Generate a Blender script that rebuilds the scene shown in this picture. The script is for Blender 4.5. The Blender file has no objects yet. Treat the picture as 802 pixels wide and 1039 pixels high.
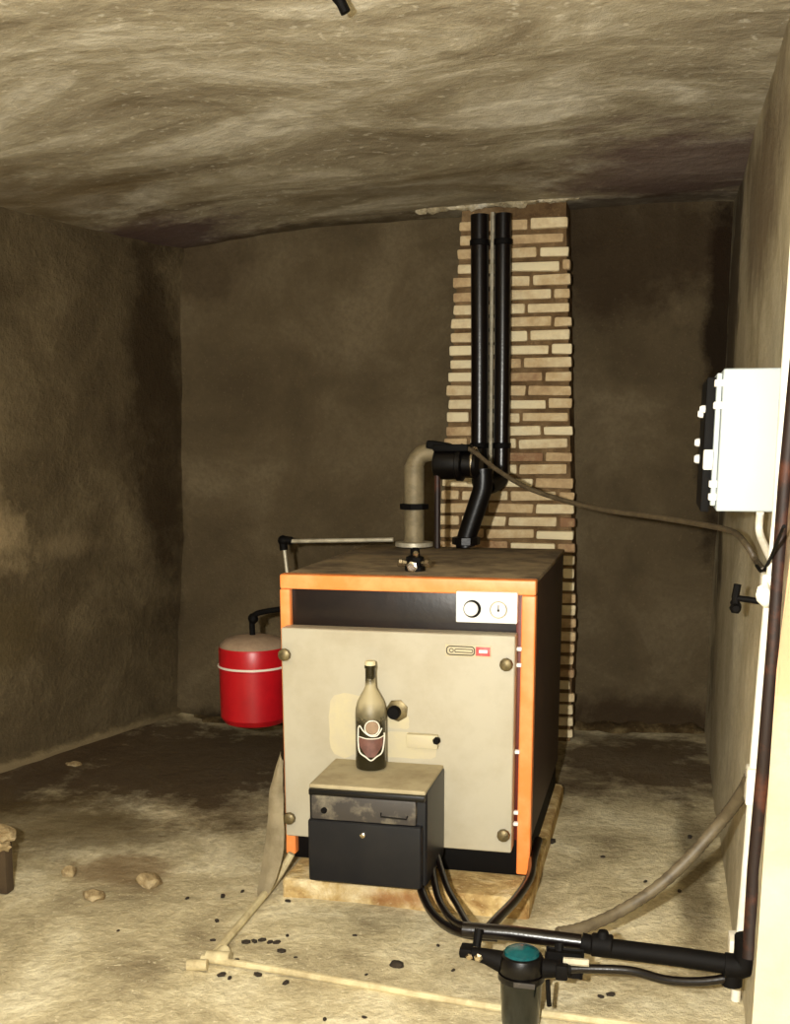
import bpy, bmesh, math, random
from mathutils import Vector, Matrix, noise
random.seed(7)
C = bpy.context.scene.collection
PI = math.pi

# ------------------------------------------------------------------ camera frame (802 x 1039)
F, PITCH, ROLL, YAW = 1135.3, .212, -.002, .226
CAM = Vector((1.168, -3.358, 1.437))
PX, PY = 408.5, 691.2
fw = Vector((-math.sin(YAW)*math.cos(PITCH), math.cos(YAW)*math.cos(PITCH), -math.sin(PITCH)))
rt0 = Vector((math.cos(YAW), math.sin(YAW), 0)); up0 = rt0.cross(fw)
rt = math.cos(ROLL)*rt0 + math.sin(ROLL)*up0
up = -math.sin(ROLL)*rt0 + math.cos(ROLL)*up0
def ray(x, y): return fw + rt*((x-PX)/F) - up*((y-PY)/F)
def atZ(x, y, z): d = ray(x, y); return CAM + d*((z-CAM.z)/d.z)
def atY(x, y, Y): d = ray(x, y); return CAM + d*((Y-CAM.y)/d.y)
def atX(x, y, X): d = ray(x, y); return CAM + d*((X-CAM.x)/d.x)

# ------------------------------------------------------------------ materials
def lin(c):
    return tuple((v/255/12.92 if v <= 10 else ((v/255+.055)/1.055)**2.4) for v in c) + (1,)
def newmat(name):
    m = bpy.data.materials.new(name); m.use_nodes = True
    nt = m.node_tree; b = nt.nodes['Principled BSDF']
    return m, nt, b
def N(nt, t, **kw):
    n = nt.nodes.new(t)
    for k, v in kw.items():
        if hasattr(n, k): setattr(n, k, v)
        else: n.inputs[k].default_value = v
    return n
def coords(nt, scale=(1, 1, 1), rot=(0, 0, 0), gen='Object'):
    tc = N(nt, 'ShaderNodeTexCoord'); mp = N(nt, 'ShaderNodeMapping')
    mp.inputs['Scale'].default_value = scale; mp.inputs['Rotation'].default_value = rot
    nt.links.new(tc.outputs[gen], mp.inputs['Vector']); return mp.outputs['Vector']
def ramp(nt, fac, stops):
    r = N(nt, 'ShaderNodeValToRGB'); e = r.color_ramp.elements
    while len(e) < len(stops): e.new(.5)
    for el, (p, c) in zip(e, stops): el.position = p; el.color = c
    nt.links.new(fac, r.inputs[0]); return r.outputs['Color']
def nz(nt, vec, scale, detail=6, rough=.6, dist=0):
    n = N(nt, 'ShaderNodeTexNoise'); n.inputs['Scale'].default_value = scale
    n.inputs['Detail'].default_value = detail; n.inputs['Roughness'].default_value = rough
    n.inputs['Distortion'].default_value = dist
    nt.links.new(vec, n.inputs['Vector']); return n.outputs['Fac']
def mix(nt, fac, a, b, mode='MIX'):
    m = N(nt, 'ShaderNodeMix', data_type='RGBA', blend_type=mode)
    for s, v in ((0, fac), (6, a), (7, b)):
        if hasattr(v, 'links'): nt.links.new(v, m.inputs[s])
        else: m.inputs[s].default_value = v
    return m.outputs[2]
def math_(nt, op, a, b=None, c=None, clamp=False):
    m = N(nt, 'ShaderNodeMath', operation=op); m.use_clamp = clamp
    for i, v in enumerate((a, b, c)):
        if v is None: continue
        if hasattr(v, 'links'): nt.links.new(v, m.inputs[i])
        else: m.inputs[i].default_value = v
    return m.outputs[0]
def bump(nt, b, h, strength=.3, dist=.01):
    bp = N(nt, 'ShaderNodeBump'); bp.inputs['Strength'].default_value = strength
    bp.inputs['Distance'].default_value = dist
    nt.links.new(h, bp.inputs['Height']); nt.links.new(bp.outputs[0], b.inputs['Normal'])
def grey(v): return (v, v, v, 1)

def simple(name, col, rough=.6, metal=0, dirt=None, amt=.5, scale=14, spec=.5, bmp=.12, lo=.42, hi=.68):
    m, nt, b = newmat(name)
    v = coords(nt); f = nz(nt, v, scale, 7, .65)
    col = lin(col); d = lin(dirt) if dirt else tuple(x*.7 for x in col[:3]) + (1,)
    fac = ramp(nt, f, [(lo, grey(0)), (hi, grey(amt))])
    nt.links.new(mix(nt, fac, col, d), b.inputs['Base Color'])
    b.inputs['Roughness'].default_value = rough; b.inputs['Metallic'].default_value = metal
    b.inputs['Specular IOR Level'].default_value = spec
    if bmp: bump(nt, b, nz(nt, v, scale*4, 4), bmp, .004)
    return m

def plaster(name, cols, scale=2.2, fine=26, stretch=(1, 1, 1), rot=(0, 0, 0), bmp=.5, tints=(), speck=.35, dist=.4):
    """cols: dark, mid, light. tints: (centre, radii, colour, strength) ragged patches: dirt, darker zones, painted light and shade"""
    m, nt, b = newmat(name)
    v = coords(nt, stretch, rot); v0 = coords(nt)
    big = nz(nt, v, scale, 8, .62, dist)
    c = ramp(nt, big, [(.33, lin(cols[0])), (.5, lin(cols[1])), (.66, lin(cols[2]))])
    fn = nz(nt, v0, fine, 6, .7)
    c = mix(nt, ramp(nt, fn, [(.35, grey(speck)), (.6, grey(0))]), c, lin(cols[0]))
    sp = nz(nt, v0, fine*2.3, 3, .5)
    c = mix(nt, ramp(nt, sp, [(.62, grey(0)), (.7, grey(speck*1.1))]), c, lin(cols[2]))
    warp = nz(nt, v0, 3.2, 6, .7)
    for cen, rad, col, st in tints:
        sx = N(nt, 'ShaderNodeVectorMath', operation='SUBTRACT'); sx.inputs[1].default_value = cen
        nt.links.new(v0, sx.inputs[0])
        dv = N(nt, 'ShaderNodeVectorMath', operation='DIVIDE'); dv.inputs[1].default_value = rad
        nt.links.new(sx.outputs[0], dv.inputs[0])
        ln = N(nt, 'ShaderNodeVectorMath', operation='LENGTH'); nt.links.new(dv.outputs[0], ln.inputs[0])
        d = math_(nt, 'ADD', ln.outputs['Value'], math_(nt, 'MULTIPLY', math_(nt, 'SUBTRACT', warp, .5), 1.9))
        fac = ramp(nt, d, [(.5, grey(st)), (1.1, grey(0))])
        c = mix(nt, fac, c, lin(col))
    nt.links.new(c, b.inputs['Base Color'])
    b.inputs['Roughness'].default_value = .95; b.inputs['Specular IOR Level'].default_value = .15
    h = math_(nt, 'ADD', fn, math_(nt, 'MULTIPLY', big, 1.5))
    bump(nt, b, h, bmp, .02)
    return m

M = {}
M['ceiling'] = plaster('whitewashed_concrete', ((128, 116, 94), (184, 174, 150), (240, 234, 216)), 1.55, 13, (.85, 1.9, 1), (0, 0, .2), .5, dist=.6,
    tints=[((-1.15, 1.75, 2.35), (.62, .50, .5), (84, 60, 62), .85), ((1.2, 1.55, 2.45), (.65, .75, .5), (104, 82, 80), .8),
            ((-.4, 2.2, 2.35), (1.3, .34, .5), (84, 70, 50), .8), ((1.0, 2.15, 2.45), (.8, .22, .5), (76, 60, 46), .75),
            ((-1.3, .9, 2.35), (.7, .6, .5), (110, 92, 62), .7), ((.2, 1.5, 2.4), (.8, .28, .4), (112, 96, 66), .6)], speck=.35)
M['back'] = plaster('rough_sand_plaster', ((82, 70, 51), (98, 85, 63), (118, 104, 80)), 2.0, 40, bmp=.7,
    tints=[((1.40, 2.28, 1.9), (.09, .5, 1.25), (30, 20, 10), .9), ((-1.32, 2.0, 1.5), (.12, .5, 1.3), (44, 32, 16), .85),  # darker bands down both corners of the wall
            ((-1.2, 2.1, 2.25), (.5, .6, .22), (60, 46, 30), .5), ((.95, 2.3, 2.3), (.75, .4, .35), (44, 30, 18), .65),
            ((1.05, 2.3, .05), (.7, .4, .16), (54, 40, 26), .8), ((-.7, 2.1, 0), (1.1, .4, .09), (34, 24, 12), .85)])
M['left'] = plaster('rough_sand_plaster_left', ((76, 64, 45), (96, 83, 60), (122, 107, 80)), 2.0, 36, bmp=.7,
    tints=[((-1.55, .75, 1.05), (.4, .33, .22), (168, 147, 110), .75), ((-1.4, 1.25, .98), (.4, .2, .08), (136, 118, 88), .5),
            ((-1.28, 1.85, 1.6), (.3, .30, 1.2), (46, 33, 17), .75), ((-1.5, .85, .6), (.4, .4, .2), (86, 72, 44), .5), ((-1.45, 1.0, .035), (.5, 1.4, .035), (150, 132, 98), .7), ((-1.45, 1.2, -.05), (.5, 1.6, .05), (52, 39, 23), .9)])  # lit lip edge and shaded foot below painted in; rear corner darker
M['right'] = plaster('grey_plaster_right', ((150, 138, 110), (190, 178, 148), (218, 208, 180)), 2.2, 22, (1, .5, .5), bmp=.5,
    tints=[((1.43, 1.9, 1.8), (.3, .5, 1.6), (60, 44, 28), .8), ((1.43, -.75, 1.4), (.2, .22, .4), (120, 72, 50), .75),  # first tint darkens the wall towards the rear corner
            ((1.43, .6, 2.2), (.3, .9, .4), (96, 74, 56), .6)])
M['reveal'] = plaster('pale_limewash', ((190, 172, 136), (206, 192, 160), (220, 208, 180)), 1.6, 12, bmp=.25,
    tints=[((1.44, -.84, 1.15), (.2, .3, .42), (206, 158, 120), .8)], speck=.15)
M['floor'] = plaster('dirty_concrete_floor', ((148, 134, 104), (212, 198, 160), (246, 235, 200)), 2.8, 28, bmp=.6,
    tints=[((-1.42, 1.0, 0), (.22, 1.2, .5), (62, 48, 32), .9), ((-.85, 1.25, 0), (1.45, .95, .5), (80, 64, 45), .95), ((1.1, 1.65, 0), (.6, .68, .5), (86, 69, 48), .92),  # dark strip along left wall foot; darker areas behind and beside boiler
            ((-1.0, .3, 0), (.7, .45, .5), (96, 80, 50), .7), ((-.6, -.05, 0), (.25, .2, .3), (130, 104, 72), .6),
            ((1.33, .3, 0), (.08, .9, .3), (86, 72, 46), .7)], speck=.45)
M['ledge'] = plaster('earth_mortar', ((46, 34, 18), (80, 64, 40), (140, 122, 86)), 5, 30, bmp=.8)
M['pad'] = plaster('mortar_pad', ((150, 116, 70), (206, 178, 122), (240, 222, 178)), 9, 30, bmp=.6,
    tints=[((.42, -.1, .03), (.16, .2, .05), (150, 84, 44), .6)])
M['smear'] = plaster('white_mortar_smear', ((120, 106, 78), (196, 182, 150), (238, 228, 204)), 12, 40, bmp=.6)
M['rubble'] = plaster('pale_rubble', ((120, 100, 70), (170, 148, 108), (210, 190, 150)), 14, 50, bmp=.6)
M['coal'] = simple('coal_crumb', (34, 26, 16), .9, dirt=(70, 56, 36), amt=.5, scale=40)

M['orange'] = simple('orange_enamel', (255, 142, 68), .42, dirt=(250, 174, 112), amt=.7, scale=9, bmp=.05)
M['shaded_orange'] = simple('shaded_orange_enamel', (104, 30, 14), .5, dirt=(60, 18, 10), amt=.6, scale=9)  # the frame's orange with shade put into the colour
M['panel'] = simple('beige_enamel', (183, 175, 153), .5, dirt=(162, 150, 124), amt=.6, scale=5, bmp=.06)
M['patch'] = simple('yellowed_paint', (200, 188, 150), .55, dirt=(190, 179, 152), amt=.7, scale=18, lo=.35, hi=.6)
M['brown'] = simple('brown_enamel', (46, 25, 15), .5, dirt=(74, 50, 34), amt=.5, scale=10)
M['topdust'] = simple('dusty_brown_sheet', (92, 76, 54), .85, dirt=(160, 140, 106), amt=.85, scale=7, lo=.38, hi=.62)
M['fascia'] = simple('black_fascia', (22, 13, 9), .35, dirt=(40, 28, 20), amt=.6, scale=12)
M['white'] = simple('white_plastic', (244, 242, 236), .4, dirt=(232, 228, 218), amt=.4, scale=9, bmp=.02)
M['black'] = simple('black_paint', (6, 4, 4), .36, dirt=(16, 12, 9), amt=.35, scale=20, spec=.35)
M['soot'] = simple('sooty_black', (5, 3, 2), .7, dirt=(13, 9, 6), amt=.5, scale=16, spec=.15)
M['hose'] = simple('black_rubber_hose', (9, 4, 4), .28, dirt=(22, 13, 10), amt=.4, scale=30, spec=.5)
M['cover'] = simple('blue_black_cover', (14, 15, 20), .42, dirt=(30, 28, 28), amt=.6, scale=8, spec=.35)
M['strip'] = simple('worn_grey_strip', (58, 53, 49), .5, dirt=(150, 140, 118), amt=.6, scale=14, lo=.5, hi=.68)
M['burnertop'] = simple('dusty_burner_top', (176, 162, 128), .8, dirt=(132, 116, 84), amt=.7, scale=9)
M['red'] = simple('red_enamel', (190, 18, 28), .36, dirt=(146, 12, 20), amt=.6, scale=6, bmp=.03)
M['plate_red'] = simple('red_print', (206, 72, 74), .5, dirt=(226, 130, 124), amt=.6, scale=50, bmp=0)
M['ink'] = simple('black_print', (52, 44, 36), .6, bmp=0)
M['tankdust'] = simple('dust_on_tank', (146, 122, 98), .9, dirt=(176, 150, 122), amt=.6, scale=20)
M['steel'] = simple('dull_galvanised_pipe', (196, 188, 166), .45, .35, dirt=(120, 106, 80), amt=.6, scale=24)
M['chrome'] = simple('bright_brass_nickel', (236, 226, 206), .22, 1, dirt=(150, 120, 80), amt=.5, scale=40)
M['knob'] = simple('tarnished_brass_knob', (126, 112, 78), .45, .6, dirt=(60, 48, 30), amt=.7, scale=60)
M['pvc'] = simple('white_pvc', (246, 240, 224), .45, dirt=(206, 190, 150), amt=.5, scale=12, bmp=.03)
M['greybox'] = simple('light_grey_box', (172, 180, 180), .5, dirt=(160, 168, 168), amt=.4, scale=4, bmp=.02)
M['rustpipe'] = simple('rusty_brown_pipe', (30, 13, 6), .6, dirt=(104, 54, 30), amt=.8, scale=6, lo=.5, hi=.68)
M['cable'] = simple('grey_brown_cable', (76, 64, 46), .55, dirt=(110, 96, 72), amt=.6, scale=30)
M['greyhose'] = simple('dusty_grey_hose', (104, 92, 70), .55, dirt=(56, 44, 30), amt=.7, scale=20)
M['floorpipe'] = simple('dusty_floor_pipe', (206, 192, 150), .75, dirt=(150, 130, 92), amt=.7, scale=18)
M['ragsheet'] = simple('dusty_insulation_sheet', (196, 182, 150), .9, dirt=(146, 130, 98), amt=.7, scale=10, bmp=.4)
M['paintedwhite'] = simple('white_glass_print', (240, 232, 214), .5, bmp=0)
M['labelpink'] = simple('pink_label_print', (116, 78, 68), .6, dirt=(70, 44, 38), amt=.7, scale=30, bmp=0)
M['foil'] = simple('cream_capsule', (220, 208, 168), .5, dirt=(180, 164, 124), amt=.5, scale=40)
M['teal'] = simple('teal_filter_cap', (10, 62, 66), .2, dirt=(30, 110, 112), amt=.6, scale=10)
M['filterbowl'] = simple('dark_green_bowl', (7, 12, 9), .2, dirt=(16, 24, 18), amt=.5, scale=12, spec=.7)
M['wood'] = simple('weathered_stake', (74, 58, 36), .9, dirt=(52, 38, 22), amt=.7, scale=12, bmp=.4)
M['pumpgrey'] = simple('grey_cast_pipe', (142, 128, 98), .6, .2, dirt=(90, 78, 54), amt=.6, scale=22)
def glass_mat():
    m, nt, b = newmat('dusty_bottle_glass')
    tc = N(nt, 'ShaderNodeTexCoord'); sp = N(nt, 'ShaderNodeSeparateXYZ')
    nt.links.new(tc.outputs['Object'], sp.inputs[0])
    v = coords(nt); f = nz(nt, v, 26, 6, .7)
    z = math_(nt, 'ADD', sp.outputs['Z'], math_(nt, 'MULTIPLY', math_(nt, 'SUBTRACT', f, .5), .08))
    # dust film sits thick on the shoulder, the lower body stays dark green
    r = N(nt, 'ShaderNodeMapRange'); r.inputs['From Min'].default_value = .14; r.inputs['From Max'].default_value = .215
    nt.links.new(z, r.inputs['Value'])
    n = N(nt, 'ShaderNodeMapRange'); n.inputs['From Min'].default_value = .262; n.inputs['From Max'].default_value = .28
    nt.links.new(z, n.inputs['Value'])
    d = math_(nt, 'SUBTRACT', r.outputs[0], n.outputs[0], clamp=True)
    c = mix(nt, math_(nt, 'MULTIPLY', d, .85), lin((52, 46, 26)), lin((186, 172, 134)))
    nt.links.new(c, b.inputs['Base Color'])
    b.inputs['Roughness'].default_value = .16
    nt.links.new(math_(nt, 'MULTIPLY_ADD', d, .45, .14), b.inputs['Roughness'])
    nt.links.new(math_(nt, 'MULTIPLY_ADD', d, -.5, .5), b.inputs['Transmission Weight'])
    b.inputs['IOR'].default_value = 1.5
    return m
M['glass'] = glass_mat()
def brick_mat():
    m, nt, b = newmat('pale_fired_brick')
    at = N(nt, 'ShaderNodeAttribute', attribute_name='tone')
    v = coords(nt); f = nz(nt, v, 22, 7, .7); g = nz(nt, v, 3.2, 5, .6)
    t = math_(nt, 'ADD', at.outputs['Fac'], math_(nt, 'MULTIPLY', math_(nt, 'SUBTRACT', f, .5), .7))
    t = math_(nt, 'ADD', t, math_(nt, 'MULTIPLY', math_(nt, 'SUBTRACT', g, .5), .7))
    c = ramp(nt, t, [(.1, lin((150, 112, 80))), (.42, lin((208, 180, 136))), (.75, lin((244, 228, 188)))])
    nt.links.new(c, b.inputs['Base Color']); b.inputs['Roughness'].default_value = .9
    bump(nt, b, f, .5, .01); return m
M['brick'] = brick_mat()
M['mortar'] = plaster('dark_mortar_joint_and_shaded_side', ((92, 70, 47), (122, 98, 68), (150, 124, 90)), 8, 40, bmp=.6)

# ------------------------------------------------------------------ mesh tools
def link(name, bm, mat, parent=None, smooth=True, angle=35):
    me = bpy.data.meshes.new(name)
    bmesh.ops.recalc_face_normals(bm, faces=bm.faces)
    bm.to_mesh(me); bm.free()
    for mt in (mat if isinstance(mat, (list, tuple)) else [mat]):
        me.materials.append(M[mt] if isinstance(mt, str) else mt)
    if smooth:
        for p in me.polygons: p.use_smooth = True
        me.set_sharp_from_angle(angle=math.radians(angle))
    o = bpy.data.objects.new(name, me); C.objects.link(o)
    if parent: o.parent = parent
    return o
def tag(o, label, cat, group=None):
    o['label'] = label; o['category'] = cat
    if group: o['group'] = group
    return o
def thing(name, label, cat, loc=(0, 0, 0), group=None):
    o = bpy.data.objects.new(name, None); C.objects.link(o); o.location = loc
    o.empty_display_size = .05
    return tag(o, label, cat, group)
class MB:
    """collects shapes in world space; origin is subtracted when the part hangs under a located Empty"""
    def __init__(s): s.bm = bmesh.new()
    def box(s, lo, hi, bev=.004, seg=2, rot=None):
        lo, hi = Vector(lo), Vector(hi)
        g = bmesh.ops.create_cube(s.bm, size=1)
        vs = g['verts']; c = (lo+hi)/2; d = hi-lo
        for v in vs: v.co = Vector((v.co.x*d.x, v.co.y*d.y, v.co.z*d.z))
        if rot:
            R = Matrix.Rotation(rot[1], 3, rot[0])
            for v in vs: v.co = R @ v.co
        for v in vs: v.co += c
        if bev:
            es = {e for v in vs for e in v.link_edges}
            bmesh.ops.bevel(s.bm, geom=list(es), offset=min(bev, min(abs(x) for x in d)*.45), segments=seg, profile=.6, affect='EDGES')
        return s
    def ring(s, c, ax, r, n, u=None):
        ax = ax.normalized()
        if u is None: u = ax.orthogonal()
        u = (u - ax*u.dot(ax)).normalized(); w = ax.cross(u)
        return [s.bm.verts.new(c + (u*math.cos(2*PI*i/n) + w*math.sin(2*PI*i/n))*r) for i in range(n)], u
    def tube(s, pts, r, n=12, cap=True, smooth=0, rib=0, ribw=.01):
        pts = [Vector(p) for p in pts]
        if smooth: pts = catmull(pts, smooth)
        if rib:
            out = [pts[0]]
            for a, b in zip(pts, pts[1:]):
                k = max(1, int((b-a).length/ribw))
                out += [a.lerp(b, (i+1)/k) for i in range(k)]
            pts = out
        rs = r if isinstance(r, (list, tuple)) else [r]*len(pts)
        if isinstance(r, (list, tuple)) and len(r) != len(pts):
            rs = [r[min(len(r)-1, int(i*len(r)/len(pts)))] for i in range(len(pts))]
        prev = None; u = None
        for i, p in enumerate(pts):
            a = pts[min(i+1, len(pts)-1)] - pts[max(i-1, 0)]
            rr = rs[i]*(1 + (rib if i % 2 else 0))
            ring, u = s.ring(p, a, rr, n, u)
            if prev:
                for k in range(n): s.bm.faces.new((prev[k], prev[(k+1) % n], ring[(k+1) % n], ring[k]))
            elif cap: s.bm.faces.new(ring[::-1])
            prev = ring
        if cap: s.bm.faces.new(prev)
        return s
    def cyl(s, a, b, r, n=20, bev=.0, r2=None):
        a, b = Vector(a), Vector(b); r2 = r if r2 is None else r2; d = b-a; L = d.length; d = d/L
        if bev: return s.tube([a, a+d*bev*.3, a+d*bev, b-d*bev, b-d*bev*.3, b], [r-bev, r-bev*.3, r, r2, r2-bev*.3, r2-bev], n)
        return s.tube([a, b], [r, r2], n)
    def lathe(s, base, prof, n=32, ax=(0, 0, 1)):
        base = Vector(base); ax = Vector(ax)
        prev = None; u = None
        for r, h in prof:
            ring, u = s.ring(base+ax*h, ax, max(r, 1e-4), n, u)
            if prev:
                for k in range(n): s.bm.faces.new((prev[k], prev[(k+1) % n], ring[(k+1) % n], ring[k]))
            else: s.bm.faces.new(ring[::-1])
            prev = ring
        s.bm.faces.new(prev); return s
    def torus(s, c, ax, R, r, n=28, m=8):
        ax = Vector(ax).normalized(); u = ax.orthogonal().normalized(); w = ax.cross(u); c = Vector(c)
        rings = []
        for i in range(n):
            t = 2*PI*i/n; d = u*math.cos(t)+w*math.sin(t)
            rings.append([s.bm.verts.new(c+d*(R+r*math.cos(2*PI*k/m))+ax*r*math.sin(2*PI*k/m)) for k in range(m)])
        for i in range(n):
            a, b = rings[i], rings[(i+1) % n]
            for k in range(m): s.bm.faces.new((a[k], b[k], b[(k+1) % m], a[(k+1) % m]))
        return s
    def blob(s, c, rad, seed=0, amp=.3, sub=2, fr=2.0):
        g = bmesh.ops.create_icosphere(s.bm, subdivisions=sub, radius=1)
        for v in g['verts']:
            k = 1 + amp*noise.noise(v.co*fr + Vector((seed*3.1, seed*1.7, seed)))
            v.co = Vector(c) + Vector((v.co.x*rad[0], v.co.y*rad[1], v.co.z*rad[2]))*k
        return s
    def make(s, name, mat, parent=None, **k):
        if parent is not None and parent.type == 'EMPTY':
            for v in s.bm.verts: v.co -= parent.location
        return link(name, s.bm, mat, parent, **k)
def catmull(p, n):
    out = []
    for i in range(len(p)-1):
        a, b, c, d = p[max(i-1, 0)], p[i], p[i+1], p[min(i+2, len(p)-1)]
        for k in range(n):
            t = k/n
            out.append(.5*((2*b)+(c-a)*t+(2*a-5*b+4*c-d)*t*t+(3*b-a-3*c+d)*t*t*t))
    return out+[p[-1]]
def sub(name, mb, mat, parent, root):
    """a sub-part: parent is a part (mesh), root the thing's Empty that carries the location"""
    for v in mb.bm.verts: v.co -= root.location
    return link(name, mb.bm, mat, parent)
def one(name, mb, mat, label, cat, group=None, **k): return tag(mb.make(name, mat, **k), label, cat, group)

def surface(name, c00, c10, c11, c01, nu, nv, mat, amp=.012, fr=1.6, fine=.004, fn=None, warp=None):
    """a rough, hand-plastered quad between four corners"""
    bm = bmesh.new(); cs = [Vector(c) for c in (c00, c10, c11, c01)]
    nrm = (cs[1]-cs[0]).cross(cs[3]-cs[0]).normalized()
    g = []
    for j in range(nv+1):
        row = []
        for i in range(nu+1):
            u, v = i/nu, j/nv
            p = cs[0]*(1-u)*(1-v)+cs[1]*u*(1-v)+cs[2]*u*v+cs[3]*(1-u)*v
            d = amp*noise.noise(p*fr) + fine*noise.noise(p*9)
            if fn: d += fn(u, v, p)
            q = p+nrm*d
            row.append(bm.verts.new(warp(u, v, q) if warp else q))
        g.append(row)
    for j in range(nv):
        for i in range(nu): bm.faces.new((g[j][i], g[j][i+1], g[j+1][i+1], g[j+1][i]))
    me = bpy.data.meshes.new(name); bm.to_mesh(me); bm.free(); me.materials.append(M[mat])
    for p in me.polygons: p.use_smooth = True
    o = bpy.data.objects.new(name, me); C.objects.link(o); o['kind'] = 'structure'
    return o

# ------------------------------------------------------------------ room shell
XR, YE = 1.43, -.84
BR0, BR1 = Vector((1.46, 2.31, -.03)), Vector((1.46, 2.29, 2.56))
BL0 = Vector((-1.36, 1.98, -.03)); BL1 = atY(190, 252, 2.02); BL1.x -= .06; BL1.z += .06
def corner_gap(u, v, p): return 0
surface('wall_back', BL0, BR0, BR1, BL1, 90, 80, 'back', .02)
LF0 = Vector((-1.305-.2746*4.2, 1.844-4.2, -.05)); LB0 = Vector((-1.28, 2.02, -.05))
LB1 = BL1.copy() + Vector((.05, .03, .03)); LF1 = LF0 + (LB1-LB0)
def left_fn(u, v, p):
    # the plaster coat ends above the footing in a ragged lip
    lip = .012 + .022*noise.noise(Vector((p.y*2.2, 0, 3))) + .015*noise.noise(Vector((p.y*9, 0, 1)))
    return -.03 if p.z < lip else (.022 if p.z < lip+.05 else 0)
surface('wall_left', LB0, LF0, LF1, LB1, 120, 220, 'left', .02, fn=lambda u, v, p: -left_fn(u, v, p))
def edge_lean(z): return max(0, z-.95)*.42     # the wall end leans out above shoulder height
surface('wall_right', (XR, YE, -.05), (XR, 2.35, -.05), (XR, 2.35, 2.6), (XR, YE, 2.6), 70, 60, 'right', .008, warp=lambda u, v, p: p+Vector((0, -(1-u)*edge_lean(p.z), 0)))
surface('wall_front', (3.0, YE, -.05), (XR-.001, YE, -.05), (XR-.001, YE, 2.6), (3.0, YE, 2.6), 30, 40, 'reveal', .004, fine=.001, warp=lambda u, v, p: p+Vector((0, -edge_lean(p.z), 0)))
ZR, ZL = 2.494, BL1.z-.06
def ceil_z(x, y):
    t = min(1, max(0, (x-BL1.x)/(1.43-BL1.x))); return ZL+(ZR-ZL)*(1-(1-t)**2.3)
surface('ceiling', (-3.2, -3.6, 0), (-3.2, 2.5, 0), (3.0, 2.5, 0), (3.0, -3.6, 0), 90, 90, 'ceiling', .03, 1.3, .006, warp=lambda u, v, p: p+Vector((0, 0, ceil_z(p.x, p.y))))
def floor_fn(u, v, p):
    # ground rises in a rough bank towards the left and rear footing
    dl = (p.x - (-1.305-.2746*(1.844-p.y)))
    k = max(0, 1-max(dl, 0)/.35)
    return .03*k*k + .006*noise.noise(p*3)
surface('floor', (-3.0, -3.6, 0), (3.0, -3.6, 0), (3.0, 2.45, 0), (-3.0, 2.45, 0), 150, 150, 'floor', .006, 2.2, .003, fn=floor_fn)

# ragged bank of earth along the rear footing
def bank(name, a, b, h, w, side, seed):
    bm = bmesh.new(); a, b, side = Vector(a), Vector(b), Vector(side); rows = []
    n, m = 60, 8
    for i in range(n+1):
        t = i/n; p = a.lerp(b, t)
        hh = h*(.65+.7*abs(noise.noise(Vector((t*5, seed, 0)))))*min(1, t*8+.25, (1-t)*8+.25)
        ww = w*(.7+.6*abs(noise.noise(Vector((t*4, seed, 7)))))
        row = []
        for k in range(m+1):
            s = k/m
            q = p + side*ww*s + Vector((0, 0, hh*(1-s)**.6 if s < 1 else -.02))
            q += Vector((0, 0, .012*noise.noise(q*14)))
            row.append(bm.verts.new(q))
        rows.append(row)
    for i in range(n):
        for k in range(m): bm.faces.new((rows[i][k], rows[i+1][k], rows[i+1][k+1], rows[i][k+1]))
    me = bpy.data.meshes.new(name); bm.to_mesh(me); bm.free(); me.materials.append(M['ledge'])
    for p in me.polygons: p.use_smooth = True
    o = bpy.data.objects.new(name, me); C.objects.link(o); o['kind'] = 'structure'; return o
bank('trim_1', (-1.34, 2.0, 0), (.2, 2.18, 0), .035, .16, (.1, -1, 0), 3)
bank('trim_2', (.72, 2.26, 0), (1.44, 2.33, 0), .06, .10, (0, -1, 0), 9)

# ------------------------------------------------------------------ brick chimney
ch = thing('brick_chimney', 'pale brick chimney breast on the back wall behind the two black risers', 'chimney', (.46, 2.1, 0))
YC = 1.95
def chx(z):
    t = min(1, max(0, (z-.55)/(2.45-.55)))
    wob = .006*noise.noise(Vector((0, 0, z*7)))
    return .10+(.215-.10)*t+wob, .795+(.706-.795)*t
def core():
    bm = bmesh.new(); prev = None
    for j in range(31):
        z = j/30*2.47; x0, x1 = chx(z)
        ring = [bm.verts.new(q) for q in ((x0+.012, YC+.012, z), (x1-.012, YC+.012, z), (x1-.012, 2.36, z), (x0+.012, 2.36, z))]
        if prev:
            for k in range(4): bm.faces.new((prev[k], prev[(k+1) % 4], ring[(k+1) % 4], ring[k]))
        prev = ring
    m = MB(); m.bm.free(); m.bm = bm; return m
core().make('mortar_core', 'mortar', ch, smooth=False)  # sides left without bricks: their shade is put into the dark mortar colour
bk = MB(); tones = []
lay = bk.bm.faces.layers.float.new('tone')
zc, row = .02, 0
CH = .0600
while zc < 2.385:
    x0, x1 = chx(zc+.03); off = (row % 2)*.115 + random.uniform(-.012, .012)
    x = x0 - off
    while x < x1-.01:
        L = .222+random.uniform(-.012, .012)
        a, b = max(x, x0+random.uniform(-.008, .006)), min(x+L, x1+random.uniform(-.004, .006))
        if b-a > .03:
            n0 = len(bk.bm.faces); j = random.uniform(-.006, .010); dz = random.uniform(-.002, .002)
            before = set(bk.bm.faces)
            bk.box((a, YC-.006+j, zc+dz), (b, YC+.035, zc+CH-.014-random.uniform(0, .006)+dz), .009, 2, rot=('Y', random.gauss(0, .012)))
            t = random.gauss(.52, .2)
            for f in bk.bm.faces:
                if f not in before: f[lay] = t
        x += L+.013
    zc += CH; row += 1
for v in bk.bm.verts:
    v.co += Vector((.004*noise.noise(v.co*23), .003*noise.noise(v.co*19), .004*noise.noise(v.co*21+Vector((5, 0, 0)))))
bk.make('brick_facing', 'brick', ch, angle=50)
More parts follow.
